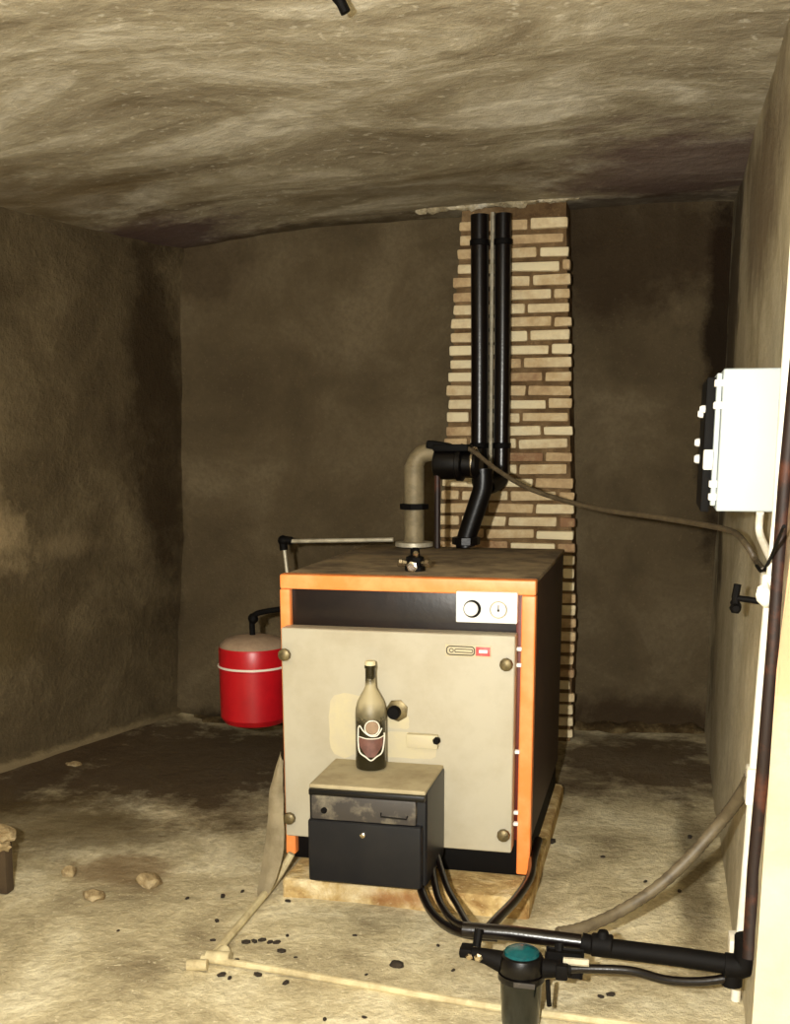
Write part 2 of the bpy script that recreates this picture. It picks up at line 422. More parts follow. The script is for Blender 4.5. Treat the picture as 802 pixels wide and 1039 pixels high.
# mortar smeared where the chimney meets the ceiling
sm = MB()
for i in range(16):
    t = i/15; x = .10+.62*t
    sm.blob((x-.05+.05*t, YC-.014, ceil_z(x, 0)-.012+.008*random.random()), (.036, .018, .012+.012*random.random()), i, .5)
sm.make('mortar_smear', 'smear', ch)

# ------------------------------------------------------------------ boiler
W, D, H = .807, 1.04, 1.022
bo = thing('boiler', 'beige fronted heating boiler with orange frame standing on a mortar pad', 'boiler', (.4, .5, .065))
bo_loc = bo.location.copy()
MB().box((.004, .045, .165), (W-.004, D, 1.004), .006).make('casing', 'brown', bo)['label'] = 'dark brown side casing'
t = MB(); t.box((0, .012, 1.006), (W, D+.005, H), .008)
t.make('top_panel', 'topdust', bo)['label'] = 'dusty top sheet'
MB().box((-.002, -.004, .978), (W+.003, .05, H+.002), .007, 3).make('frame_rail', 'orange', bo)['label'] = 'orange top rail'
MB().box((-.004, -.002, .088), (.03, .05, .977), .007, 3).make('frame_post', 'orange', bo)['label'] = 'orange left post'
MB().box((W-.040, -.002, .082), (W+.003, .05, .977), .007, 3).make('frame_post', 'orange', bo)['label'] = 'orange right post'
MB().box((.03, .02, .84), (W-.042, .046, .977), .003).make('fascia', 'fascia', bo)['label'] = 'black fascia strip above the panel'
MB().box((.008, .03, .066), (W-.01, .10, .19), .004).box((.008, .10, .066), (W-.01, D-.02, .166), .004).make('base_skirt', 'soot', bo)['label'] = 'black base skirt'
# door panel: folded sheet standing proud of the frame, wider than the opening on the left
pn = MB(); pn.box((.016, -.055, .172), (.757, .018, .862), .007, 3)
panel = pn.make('front_panel', 'panel', bo)
panel['label'] = 'beige front door panel'
pt = MB()
for k, (a, b) in enumerate((((.17, .455), (.30, .66)), ((.35, .46), (.52, .545)), ((.36, .555), (.43, .60)))):
    bm = pt.bm; vs = []
    cx, cz, rx, rz = (a[0]+b[0])/2, (a[1]+b[1])/2, (b[0]-a[0])/2, (b[1]-a[1])/2
    for i in range(28):
        th = 2*PI*i/28; c, s_ = math.cos(th), math.sin(th)
        q = 1/max(abs(c), abs(s_))**.8
        rr = q*(1+.12*noise.noise(Vector((c*2, s_*2, k*5))))
        vs.append(Vector((cx+c*rx*rr, 0, cz+s_*rz*rr)))
    f = [bm.verts.new((v.x, -.0552-.0003*k, v.z)) for v in vs]; g = [bm.verts.new((v.x, -.050, v.z)) for v in vs]
    bm.faces.new(f)
    for i in range(28): bm.faces.new((f[i], f[(i+1) % 28], g[(i+1) % 28], g[i]))
sub('touched_up_paint', pt, 'patch', panel, bo)['label'] = 'yellowed paint patch around the burner mount'
for (x, z) in ((.032, .779), (.733, .777), (.734, .236), (.035, .239)):
    k = MB(); k.lathe((x, -.052, z), [(.010, 0), (.010, .012), (.019, .014), (.021, .02), (.019, .03), (.012, .034)], 10, (0, -1, 0))
    sub('panel_knob', k, 'knob', panel, bo)
k = MB(); k.lathe((.392, -.054, .614), [(.036, 0), (.036, .004), (.03, .007)], 7, (0, -1, 0))
sg = sub('sight_glass_flange', k, 'knob', panel, bo)
k = MB(); k.lathe((.385, -.058, .610), [(.021, 0), (.021, .02), (.017, .026)], 20, (0, -1, 0))
sub('sight_glass_cap', k, 'soot', panel, bo)['label'] = 'black inspection cap'
k = MB(); k.box((.425, -.078, .50), (.525, -.052, .545), .006)
sub('mounting_bracket', k, 'patch', panel, bo)
k = MB(); k.lathe((.522, -.072, .53), [(.012, 0), (.012, .014), (.008, .018)], 6, (0, -1, 0))
sub('bracket_bolt', k, 'soot', panel, bo)
# maker's plate: outlined rounded bar with a red block at its right end
def rrect_tube(mb, x0, x1, z0, z1, y, r, w):
    pts = []
    for cx, cz, a0 in ((x1-r, z1-r, 0), (x0+r, z1-r, 90), (x0+r, z0+r, 180), (x1-r, z0+r, 270)):
        for k in range(5):
            a = math.radians(a0+k*22.5); pts.append(Vector((cx+r*math.cos(a), y, cz+r*math.sin(a))))
    pts.append(pts[0]); pts.append(pts[1])
    mb.tube(pts, w, 6)
def plate_at(x, y): return atY(x, y, -.056)
p0, p1 = plate_at(453, 654), plate_at(498, 667)
k = MB(); k.box((p0.x-.002, -.0575, p1.z-.002), (p1.x+.002, -.054, p0.z+.001), .001)
plate = sub('maker_plate', k, 'patch', panel, bo); plate['label'] = 'small maker plate with red end'
w = p1.x-p0.x; h = p0.z-p1.z
k = MB(); rrect_tube(k, p0.x+.002, p0.x+w*.64, p1.z+.004, p0.z-.004, -.0578, .010, .0017)
rrect_tube(k, p0.x+w*.20, p0.x+w*.60, p1.z+h*.36, p0.z-h*.36, -.0578, .003, .0013)
k.torus((p0.x+w*.12, -.0575, (p0.z+p1.z)/2), (0, 1, 0), .006, .0012, 16, 6)
for o_ in (k.make('tmp', 'ink'),):
    o_.name = 'plate_outline'; o_.data.transform(Matrix.Translation(-bo_loc)); o_.parent = panel
k = MB(); k.box((p0.x+w*.67, -.0585, p1.z+.003), (p1.x-.001, -.0565, p0.z-.003), .002)
o_ = k.make('plate_red_block', 'plate_red'); o_.data.transform(Matrix.Translation(-bo_loc)); o_.parent = panel
k = MB(); k.box((p0.x+w*.74, -.0590, p1.z+h*.36), (p1.x-w*.07, -.0575, p0.z-h*.36), .001)
o_ = k.make('plate_bar', 'white'); o_.data.transform(Matrix.Translation(-bo_loc)); o_.parent = panel
MB().box((.750, .018, .19), (W-.038, .048, .976), .002).make('frame_inner_edge', 'shaded_orange', bo)['label'] = 'dark red inner edge of the orange frame, shade painted in'  # inner edge of the orange frame, its shade painted as dark red
# control panel
cp = MB(); cp.box((.569, -.022, .893), (.757, .03, .988), .004)
ctrl = cp.make('control_panel', 'white', bo); ctrl['label'] = 'white control panel with two dials'
k = MB(); k.lathe((.620, -.02, .936), [(.027, 0), (.027, .008), (.022, .013)], 32, (0, -1, 0))
kn = sub('thermostat_knob', k, 'black', ctrl, bo)
k = MB(); k.lathe((.618, -.03, .937), [(.0215, 0), (.0215, .008), (.019, .010)], 32, (0, -1, 0))
sub('knob_cap', k, 'white', ctrl, bo)
k = MB(); k.torus((.700, -.022, .935), (0, 1, 0), .025, .0022, 36, 8)
sub('gauge_ring', k, 'steel', ctrl, bo)
k = MB(); k.lathe((.700, -.02, .935), [(.023, 0), (.023, .004)], 32, (0, -1, 0))
sub('gauge_dial', k, 'white', ctrl, bo)
k = MB(); k.box((.6985, -.0265, .932), (.7015, -.0235, .950), .0005); k.lathe((.7, -.0235, .933), [(.004, 0), (.004, .003)], 12, (0, -1, 0))
sub('gauge_needle', k, 'ink', ctrl, bo)
# hinge clips in the gap on the right
for z in (.815, .765, .49, .292, .255):
    k = MB(); k.box((.757, -.016, z-.006), (.772, .0, z+.006), .003)
    k.make('hinge_clip', 'white', bo)

tag(MB().box((.03, -.15, -.02), (.828, 1.06, .064), .018, 3).make('mortar_pad', 'pad'), 'low mortar pad under the boiler', 'plinth')

# ------------------------------------------------------------------ burner
bu = thing('oil_burner', 'dark boxy burner bolted low on the boiler front carrying the bottle', 'burner', (.36, -.2, .15))
X0, X1, Y0, Y1, Z0, Z1 = .186, .545, -.35, -.057, .150, .447
MB().box((X0, Y0+.02, Z0), (X1, Y1, Z1-.004), .014, 3).make('body', 'cover', bu)
MB().box((X0+.003, Y0+.014, Z1-.014), (X1-.004, Y1+.001, Z1), .010, 4).make('lid', 'burnertop', bu)['label'] = 'dusty beige lid'
MB().box((X0+.004, Y0+.002, Z1-.032), (X1-.004, Y0+.03, Z1-.012), .006).make('upper_rim', 'black', bu)
st = MB().box((X0+.014, Y0-.001, .345), (X1-.03, Y0+.03, .418), .004).make('control_strip', 'strip', bu)
st['label'] = 'worn grey control strip'
MB().box((X0+.002, Y0-.004, Z0), (X1-.012, Y0+.03, .343), .010, 3).make('front_cover', 'cover', bu)['label'] = 'blue-black front cover'
k = MB(); k.lathe((.240, Y0, .374), [(.009, 0), (.009, .008), (.007, .01)], 16, (0, -1, 0)); sub('reset_button', k, 'soot', st, bu)
k = MB(); k.tube([(.412, Y0-.001, .378), (.413, Y0-.008, .369), (.489, Y0-.008, .366), (.491, Y0-.001, .374)], .0025, 8); sub('strip_handle', k, 'black', st, bu)
k = MB(); k.lathe((.358, Y0-.002, .308), [(.009, 0), (.009, .004), (.008, .010), (.004, .012)], 16, (0, -1, 0)); k.make('cover_screw', 'chrome', bu)
MB().cyl((.365, -.07, .31), (.365, -.057, .31), .09, 28).make('flange', 'black', bu)

# ------------------------------------------------------------------ bottle
bp_ = Vector((.327, -.135, .4475))
bt = thing('wine_bottle', 'dusty dark glass bottle with white shield emblem standing on the burner lid', 'bottle', bp_)
R = .0475
prof = [(.040, 0), (.046, .003), (R, .010), (R, .168), (.0465, .188), (.041, .210), (.031, .230), (.021, .247), (.0165, .258), (.0155, .285), (.0155, .312), (.018, .314), (.018, .322), (.0155, .324)]
b_ = MB(); b_.lathe(bp_, prof, 36); glass = b_.make('glass_body', 'glass', bt)
c_ = MB(); c_.lathe(bp_, [(.0162, .322), (.0165, .326), (.0162, .334), (.013, .337)], 24); c_.make('stopper', 'foil', bt)
face = math.atan2(CAM.y-bp_.y, CAM.x-bp_.x)
def onb(u, v, e=.0012):   # u metres round the glass towards the right as seen, v metres up
    v = .036+(v-.026)*1.2; u *= 1.07
    a = face+u/R; return bp_+Vector((math.cos(a)*(R+e), math.sin(a)*(R+e), v))
shield = [(-.040, .108), (-.041, .07), (-.034, .045), (-.015, .035), (.0, .026), (.015, .035), (.034, .045), (.044, .075), (.045, .094)]
k = MB(); k.tube([onb(u, v) for u, v in shield], .0022, 6, smooth=5)
k.tube([onb(u, v) for u, v in ((-.040, .108), (-.034, .115), (-.024, .105), (-.014, .097), (.0, .090), (.016, .090), (.026, .098), (.034, .108))], .0020, 6, smooth=4)
k.tube([onb(u, v) for u, v in ((-.036, .086), (-.01, .083), (.02, .083), (.04, .087))], .0016, 6, smooth=4)
k.tube([onb(.004+.021*math.cos(a), .111+.019*math.sin(a)) for a in [2*PI*i/20 for i in range(22)]], .0020, 6)
k.make('shield_emblem', 'paintedwhite', bt)['label'] = 'white outlined shield emblem'
def patch_on_bottle(mb, us, vs, fn):
    g = [[None]*len(us) for _ in vs]
    for j, v in enumerate(vs):
        for i, u in enumerate(us): g[j][i] = mb.bm.verts.new(onb(*fn(u, v), .0006))
    for j in range(len(vs)-1):
        for i in range(len(us)-1): mb.bm.faces.new((g[j][i], g[j][i+1], g[j+1][i+1], g[j+1][i]))
k = MB()
patch_on_bottle(k, [i/8*2-1 for i in range(9)], [i/8 for i in range(9)], lambda u, v: (u*(.010+.028*min(1, v*1.6)), .034+.049*v))
k.make('shield_print', 'labelpink', bt)['label'] = 'faded pink print inside the shield'
k = MB()
patch_on_bottle(k, [i/10*2-1 for i in range(11)], [i/8*2-1 for i in range(9)], lambda u, v: (.004+.0185*u*math.sqrt(max(0, 1-v*v*.98)), .111+.0165*v))
k.make('round_print', 'tankdust', bt)

# ------------------------------------------------------------------ fittings on the boiler top
va = thing('air_valve', 'shiny small nickel valve cluster on the boiler top near the front rail', 'valve', (.395, .19, 1.022))
k = MB(); k.lathe((.395, .19, 1.0235), [(.034, 0), (.034, .012), (.026, .014), (.026, .03), (.03, .032), (.03, .044), (.016, .05), (.016, .07), (.01, .074)], 8); k.make('valve_body', 'soot', va)
k = MB(); k.lathe((.395, .155, 1.040), [(.018, 0), (.018, .012), (.012, .014), (.012, .02)], 6, (0, -1, 0)); k.make('union_nut', 'chrome', va)
for dx in (-.045, .045):
    k = MB(); k.lathe((.395+dx*.6, .18, 1.048), [(.011, 0), (.012, .012), (.014, .014), (.014, .024), (.010, .027)], 8, (dx/abs(dx), -.35, .1)); k.make('side_nipple', 'chrome', va)
k = MB(); k.lathe((.405, .16, 1.075), [(.008, 0), (.010, .008), (.007, .014)], 8, (0, -.6, .8)); k.make('bleed_screw', 'chrome', va)

# steel pipe running along behind the top and down to the expansion tank
YP = 1.0
sp = thing('steel_pipe', 'thin pale steel pipe running level above the boiler to a dark elbow at left', 'pipe', (-.33, YP, 1.03))
MB().tube([(-.315, YP, 1.036), (.13, YP, 1.05)], .0085, 12).make('level_run', 'steel', sp)
MB().tube([(-.33, YP, 1.02), (-.300, YP, .72), (-.300, YP, .012)], .0075, 12).make('drop', 'steel', sp)
k = MB(); k.tube([(-.33, YP, 1.0), (-.332, YP, 1.03), (-.322, YP, 1.04), (-.295, YP, 1.037)], .017, 12, smooth=4); k.blob((-.332, YP, 1.038), (.024, .022, .022), 2, .15); k.make('elbow', 'soot', sp)['label'] = 'dark elbow fitting'

# expansion tank
tp = Vector((-.458, .95, .272))
tk = thing('expansion_tank', 'round red expansion tank hanging left of the boiler', 'tank', tp)
RT = .142
MB().lathe(tp, [(.03, .0), (.09, .004), (.125, .016), (RT, .04), (RT, .245)], 44).make('lower_shell', 'red', tk)
MB().lathe(tp, [(RT, .262), (RT, .325), (.138, .335)], 44).make('upper_shell', 'red', tk)
MB().lathe(tp, [(.137, .335), (.134, .345), (.110, .366), (.06, .378), (.02, .381)], 44).make('dusty_dome', 'tankdust', tk)['label'] = 'dust-covered domed top'
MB().lathe(tp, [(RT, .244), (RT+.004, .247), (RT+.004, .252), (RT, .262)], 44).make('clamp_seam', 'red', tk)
MB().torus(tp+Vector((0, 0, .256)), (0, 0, 1), RT+.002, .005, 48, 8).make('seam_band', 'paintedwhite', tk)['label'] = 'pale seam band'
k = MB(); e = tp+Vector((0, 0, .378))
k.tube([e, e+Vector((.0, 0, .06)), e+Vector((.012, -.0, .085)), e+Vector((.05, 0, .10)), e+Vector((.16, .0, .12))], .012, 10, smooth=4)
k.blob(e+Vector((.005, 0, .07)), (.022, .022, .024), 1, .1)
k.make('feed_pipe', 'soot', tk)['label'] = 'black feed pipe'

# pump group
pg = thing('circulation_pump', 'black circulation pump on grey pipes above the rear of the boiler', 'pump', (.41, 1.0, 1.03))
k = MB(); k.tube([(.215, 1.0, 1.024), (.215, 1.0, 1.30), (.218, 1.0, 1.345), (.240, 1.0, 1.380), (.285, 1.0, 1.392), (.325, 1.0, 1.385)], [.040, .040, .036, .034, .034, .034], 16, smooth=4)
k.make('grey_bend', 'pumpgrey', pg)['label'] = 'grey cast pipe bend'
k = MB(); k.lathe((.215, 1.0, 1.0245), [(.05, 0), (.075, .002), (.075, .018), (.05, .02)], 24); k.make('base_flange', 'steel', pg)
k = MB(); k.lathe((.215, 1.0, 1.17), [(.042, 0), (.058, .002), (.058, .022), (.042, .024)], 8); k.make('pipe_union', 'soot', pg)
k = MB(); k.lathe((.30, .99, 1.35), [(.045, 0), (.058, .006), (.062, .03), (.060, .09), (.066, .094), (.066, .112), (.050, .118), (.05, .17), (.035, .185)], 28, (1, -.1, -.02)); k.make('motor', 'black', pg)
k = MB(); k.box((.30, .93, 1.395), (.44, 1.06, 1.422), .010); k.box((.27, .95, 1.40), (.36, 1.04, 1.432), .01, rot=('Y', .15)); k.make('terminal_box', 'soot', pg)
k = MB(); k.torus((.455, .985, 1.352), (1, -.1, -.02), .056, .006, 32, 8); k.make('motor_ring', 'chrome', pg)
k = MB(); k.tube([(.487, 1.0, 1.33), (.487, 1.0, 1.26), (.470, 1.0, 1.20), (.425, 1.0, 1.06), (.422, 1.0, 1.0265)], .038, 16, smooth=4)
k.lathe((.424, 1.0, 1.035), [(.04, 0), (.055, .003), (.055, .03), (.04, .033)], 10)
k.make('return_pipe', 'black', pg)
k = MB(); k.tube([(.316, .96, 1.33), (.317, .96, 1.024)], .012, 10); k.make('bypass_pipe', 'rustpipe', pg)['label'] = 'thin brown bypass pipe'

# risers on the chimney
for nm, xt, xb, r, lab in (('riser_pipe', .325, .338, .040, 'left one of two thick black riser pipes against the chimney'),
                           ('riser_pipe', .430, .440, .037, 'right one of two thick black riser pipes against the chimney, with a glossy streak')):
    rp = thing(nm, lab, 'pipe', (xb, 1.85, 1.3))
    MB().tube([(xb, 1.85, 1.27), ((xb+xt)/2+.002, 1.852, 1.8), (xt, 1.85, 2.41)], r, 20).make('pipe_run', 'hose', rp)
    for z in (1.40, 2.28):
        k = MB(); k.lathe((xb+(xt-xb)*(z-1.27)/1.15, 1.85, z), [(r, 0), (r+.004, .002), (r+.004, .024), (r, .026)], 20)
        k.make('pipe_clamp', 'soot', rp)
    k = MB()
    if xb < .4: k.tube([(xb, 1.85, 1.30), (xb, 1.82, 1.25), (.40, 1.55, 1.235), (.47, 1.15, 1.28), (.485, 1.02, 1.29)], .030, 14, smooth=4)
    else: k.tube([(xb, 1.85, 1.32), (xb, 1.84, 1.26), (xb-.01, 1.70, 1.24), (.42, 1.58, 1.235)], .032, 14, smooth=4)
    k.make('lower_bend', 'soot', rp)
k = MB(); k.tube([(.381, 1.86, 2.42), (.383, 1.865, 1.9), (.388, 1.86, 1.28)], .009, 8)
one('thin_riser', k, 'steel', 'thin pale pipe running up between the two black risers', 'pipe')

# ------------------------------------------------------------------ cable from pump to the wall
pts = [atY(468, 452, .96), atY(482, 459, .93), atY(505, 477, .86), atY(540, 497, .74), atY(600, 515, .55), atY(660, 524, .30), atY(705, 531, .08), atY(742, 539, -.15), atY(757, 552, -.28), atX(768, 570, 1.415), atX(775, 579, 1.4145)]
k = MB(); k.tube(pts, .0085, 10, smooth=6)
one('power_cable', k, 'cable', 'grey cable sagging from the pump across to the right wall', 'cable')

# ------------------------------------------------------------------ right wall
eb = thing('electrical_box', 'pale grey electrical box high on the right wall', 'electrical box', (1.37, -.3, 1.27))
MB().box((1.292, -.60, 1.272), (1.432, -.16, 1.597), .006, 3).make('enclosure', 'greybox', eb)
MB().box((1.279, -.585, 1.284), (1.2915, -.175, 1.588), .004).make('cover_frame', 'greybox', eb)
cv = MB().box((1.258, -.56, 1.268), (1.2785, -.20, 1.580), .004).make('front_cover', 'soot', eb); cv['label'] = 'black front cover'
for z, y in ((1.565, -.47), (1.515, -.47), (1.335, -.46), (1.305, -.46)):
    k = MB(); y -= .1; k.box((1.274, y-.028, z-.008), (1.296, y+.01, z+.008), .003); sub('cover_clip', k, 'white', cv, eb)
k = MB(); k.box((1.258, -.60, 1.368), (1.280, -.54, 1.4145), .004); sub('latch', k, 'white', cv, eb)
for z, y, r in ((1.508, -.44, .009), (1.500, -.30, .010), (1.430, -.13, .011), (1.388, -.17, .012)):
    k = MB(); k.lathe((1.259, y-.1, z), [(r, 0), (r, .008), (r*.7, .014)], 12, (-1, 0, 0)); sub('switch_button', k, 'white', cv, eb)

cd = thing('cable_conduit', 'white plastic conduit running down the right wall below the grey box', 'conduit', (1.42, -.5, 0))
CP = [atX(x, y, 1.4145) for x, y in ((799, 375), (790, 520), (782, 600), (776, 660), (767, 765), (760, 860), (749, 985))]
def condY(z):
    for a, b in zip(CP, CP[1:]):
        if b.z <= z <= a.z: return a.y+(b.y-a.y)*(z-a.z)/(b.z-a.z)
    return CP[-1].y if z < CP[-1].z else CP[0].y
k = MB(); k.tube([(1.4145, CP[0].y-.02, 2.40)]+CP+[(1.4145, CP[-1].y+.01, .004)], .0125, 12); k.make('conduit_run', 'pvc', cd)
a = Vector((1.395, -.57, 1.268))
k = MB(); k.tube([a, a+Vector((.004, .02, -.05)), Vector((1.414, condY(1.17), 1.17))], .009, 10, smooth=5); k.make('branch_lead', 'pvc', cd)
k = MB(); q = Vector((1.412, condY(1.11), 1.11)); k.box(q-Vector((.02, .03, .035)), q+Vector((.012, .03, .035)), .008); k.blob(q+Vector((-.01, -.03, -.01)), (.018, .02, .028), 4, .4); k.make('junction', 'pvc', cd)
k = MB(); q = Vector((1.41, condY(.62), .62)); k.box(q-Vector((.014, .03, .045)), q+Vector((.018, .03, .045)), .006); k.make('conduit_coupler', 'pvc', cd)
k = MB(); q = Vector((1.405, condY(.17), .175)); k.box(q-Vector((.02, .04, .022)), q+Vector((.02, .03, .022)), .006); k.make('conduit_saddle', 'pvc', cd)

# lead from junction round to cable
k = MB(); k.tube([atX(796, 534, 1.402), atX(789, 550, 1.402), atX(782, 567, 1.402), atX(774, 580, 1.402), atX(768, 574, 1.405)], .004, 8, smooth=5)
one('loose_wire', k, 'soot', 'short dark wire looped beside the white conduit junction', 'wire')

tp_ = thing('wall_tap', 'small dark tap sticking out of the right wall below the cable', 'tap', (1.43, -.38, 1.03))
k = MB(); k.tube([(1.435, -.38, 1.03), (1.40, -.37, 1.034), (1.368, -.36, 1.036)], .008, 10); k.make('spindle', 'soot', tp_)
k = MB(); k.tube([(1.368, -.36, 1.072), (1.364, -.36, 1.04), (1.368, -.36, 1.004)], .010, 10); k.tube([(1.366, -.39, 1.012), (1.362, -.33, 1.020)], .009, 8); k.blob((1.366, -.36, 1.012), (.016, .018, .016), 3, .3); k.make('cross_handle', 'soot', tp_)

WP = [atX(x, y, 1.421) for x, y in ((761, 972), (766, 880), (775, 780), (785, 655), (797, 490))]
k = MB(); k.tube(WP+[(1.421, WP[-1].y-.3, 2.38)], [.018, .017, .016, .015, .015, .015], 14)
one('wall_pipe', k, 'rustpipe', 'rusty brown upright pipe at the edge of the right wall', 'pipe')

# ------------------------------------------------------------------ oil and water lines at front right
ml = thing('black_pipe', 'thick black pipe running level from below the boiler to the right wall', 'pipe', (1.07, -.7, .17))
A_, B_, C_ = atY(470, 943, -.70), atY(590, 956, -.70), atY(757, 981, -.735)
k = MB(); k.tube([A_, atY(520, 947, -.70), B_], .020, 16); k.make('hose_run', 'hose', ml)
k = MB(); k.tube([B_, atY(610, 961, -.70), atY(690, 971, -.72), C_], .0245, 16); k.make('lagged_run', 'soot', ml)
k = MB(); k.lathe(atY(612, 952, -.70), [(.014, -.02), (.02, 0), (.012, .02)], 10); k.lathe(atY(600, 958, -.70), [(.026, 0), (.030, .004), (.030, .05), (.026, .054)], 12, (B_-A_).normalized()); k.make('coupling', 'soot', ml)
k = MB(); k.tube([C_+Vector((-.05, 0, -.0)), C_+Vector((-.015, 0, 0)), C_+Vector((0, 0, .02)), C_+Vector((0, 0, .08))], .031, 16, smooth=3); k.make('wall_elbow', 'soot', ml)
k = MB(); k.tube([C_+Vector((-.03, 0, 0)), C_+Vector((-.03, 0, -.05))], .025, 12); k.make('lower_stub', 'soot', ml)

def hose(name, pts, r, mat, label, cat='hose', **kw):
    k = MB(); k.tube(pts, r, 12, smooth=6, **kw); return one(name, k, mat, label, cat)
hose('burner_hose', [(.505, -.28, .16), atY(430, 910, -.36), atY(440, 928, -.46), atY(455, 941, -.58), atY(475, 948, -.66), atY(505, 951, -.66)], .0125, 'hose', 'outermost left black hose curving from under the burner to the pipe')
hose('burner_hose', [(.532, -.20, .17), atY(444, 908, -.34), atY(453, 926, -.48), atY(466, 938, -.62), atY(490, 941, -.70)], .0105, 'hose', 'middle black hose curving from under the burner to the pipe')
hose('burner_hose', [(.540, -.15, .18), atY(454, 900, -.30), atY(465, 920, -.46), atY(474, 936, -.62), atY(482, 944, -.68)], .0095, 'hose', 'inner right dark red-black hose dropping from the burner to the pipe')
hose('drain_hose', [(.824, .12, .16), atY(541, 872, .0), atY(538, 890, -.2), atY(524, 912, -.42), atY(505, 932, -.62), atY(496, 942, -.68)], .0135, 'hose', 'black hose dropping from the right boiler corner to the pipe')

fl = thing('oil_filter', 'dark green filter bowl with teal cap hanging below the black pipe', 'filter', (.885, -.80, .0))
k = MB(); fx = Vector((.881, -.80, 0))
k.lathe(fx, [(.030, -.0), (.044, .004), (.047, .02), (.052, .125), (.052, .132), (.046, .134)], 32); k.make('bowl', 'filterbowl', fl)
k = MB(); k.lathe(fx, [(.052, .132), (.058, .134), (.058, .15), (.052, .152)], 32); k.make('clamp_ring', 'black', fl)
k = MB(); k.lathe(fx, [(.054, .152), (.056, .156), (.056, .182), (.050, .196), (.044, .199)], 32); k.make('head', 'black', fl)
k = MB(); k.lathe(fx, [(.044, .198), (.042, .206), (.03, .213), (.012, .217)], 32); k.make('head_cap', 'teal', fl)['label'] = 'glossy teal cap'
k = MB(); k.box(fx+Vector((-.012, -.0595, .136)), fx+Vector((.04, -.055, .149)), .001); k.make('bowl_tag', 'strip', fl)
k = MB(); k.tube([fx+Vector((-.05, 0, .172)), fx+Vector((-.09, 0, .182)), fx+Vector((-.155, .01, .186))], [.028, .020, .013], 12); k.box(fx+Vector((-.155, -.012, .176)), fx+Vector((-.125, .03, .2)), .004); k.make('inlet_valve', 'soot', fl)
k = MB(); k.tube([fx+Vector((-.118, .03, .19)), fx+Vector((-.115, .05, .23))], .011, 10); k.make('inlet_riser', 'soot', fl)
k = MB(); k.lathe(fx+Vector((-.105, -.014, .186)), [(.010, 0), (.011, .008), (.006, .012)], 6, (0, -1, 0)); k.lathe(fx+Vector((-.128, -.014, .186)), [(.008, 0), (.009, .008), (.006, .012)], 6, (0, -1, 0)); k.make('valve_nut', 'chrome', fl)
k = MB(); k.tube([fx+Vector((.05, 0, .165)), fx+Vector((.12, .01, .165))], [.026, .017], 12); k.box(fx+Vector((.085, -.02, .145)), fx+Vector((.115, .02, .185)), .006); k.make('outlet_union', 'soot', fl)
k = MB(); k.tube([fx+Vector((.068, -.03, .15)), fx+Vector((.072, -.035, .10)), fx+Vector((.074, -.035, .085))], .006, 8); k.make('drain_lever', 'soot', fl)
hose('filter_hose', [fx+Vector((.11, .01, .165)), atY(600, 983, -.78), atY(640, 985, -.77), atY(675, 994, -.76), atY(710, 996, -.75), atY(742, 992, -.74)], .0115, 'hose', 'thin black hose sagging from the filter to the wall below the thick pipe')
k = MB(); k.box(atY(556, 966, -.76)-Vector((.0, .01, .0)), atY(590, 986, -.74), .006); k.tube([atY(568, 957, -.73), atY(566, 985, -.76)], .012, 10)
one('pipe_tee', k, 'soot', 'black tee fitting joining the filter to the thick pipe', 'fitting')
one('steel_union', MB().tube([atY(572, 975, -.79), atY(598, 977, -.79)], .010, 10), 'steel', 'short bright union on the filter outlet', 'fitting')

hp = [atY(566, 947, -.66), atY(590, 942, -.62), atY(625, 927, -.55), atY(665, 902, -.50), atY(700, 870, -.47), atY(735, 830, -.46), atX(755, 802, 1.40), atX(763, 785, 1.408)]
k = MB(); k.tube(hp, .0155, 12, smooth=8, rib=.12, ribw=.008)
one('flexible_conduit', k, 'greyhose', 'dusty ribbed hose arching from the black pipe up to the right wall', 'hose')

# ------------------------------------------------------------------ floor pipes, sheet
fp = thing('floor_pipe', 'dust-covered thin pipe lying along the floor in front of the boiler', 'pipe', (.2, -.65, .0))
k = MB(); k.tube([atY(296, 866, -.05), atZ(280, 893, .03), atZ(250, 930, .018), atZ(216, 970, .016)], .012, 10, smooth=4); k.make('branch', 'floorpipe', fp)
k = MB(); k.tube([atZ(205, 972, .014), atZ(280, 984, .012), atZ(350, 996, .012), atZ(430, 1010, .012), atZ(505, 1022, .012), atZ(640, 1040, .012), atZ(700, 1048, .012)], .0105, 10, smooth=4); k.make('run', 'floorpipe', fp)
q = atZ(220, 971, .018)
k = MB(); k.tube([q+Vector((-.028, -.004, 0)), q+Vector((.04, 0, 0))], .019, 12); k.tube([q, q+Vector((.01, .04, .003))], .018, 12); k.make('tee_joint', 'floorpipe', fp)
q2 = atZ(197, 980, .016)
k = MB(); k.tube([q2+Vector((-.02, .0, 0)), q2+Vector((.035, .01, .002))], .016, 12); k.make('end_cap', 'floorpipe', fp)

def sheet():
    bm = bmesh.new()
    L = [(285, 762, -.01), (274, 800, -.03), (272, 830, -.04), (268, 862, -.06), (262, 900, -.10), (262, 912, -.12)]
    Rr = [(288, 772, -.01), (287, 800, -.03), (288, 830, -.045), (288, 862, -.07), (281, 890, -.11), (273, 908, -.13)]
    def side(A):
        pp = catmull([atY(x, y, Y-.062) for x, y, Y in A], 5)
        for p in pp: p.z = max(p.z, .004)
        return pp
    l, r = side(L), side(Rr); m = 6; g = []
    for a, b in zip(l, r):
        row = []
        for i in range(m+1):
            p = a.lerp(b, i/m); p = p+Vector((0, -.012*math.sin(PI*i/m)+.008*noise.noise(p*22), 0)); row.append(bm.verts.new(p))
        g.append(row)
    for j in range(len(g)-1):
        for i in range(m): bm.faces.new((g[j][i], g[j][i+1], g[j+1][i+1], g[j+1][i]))
    bmesh.ops.solidify(bm, geom=bm.faces[:], thickness=.006)
    m_ = MB(); m_.bm.free(); m_.bm = bm; return m_
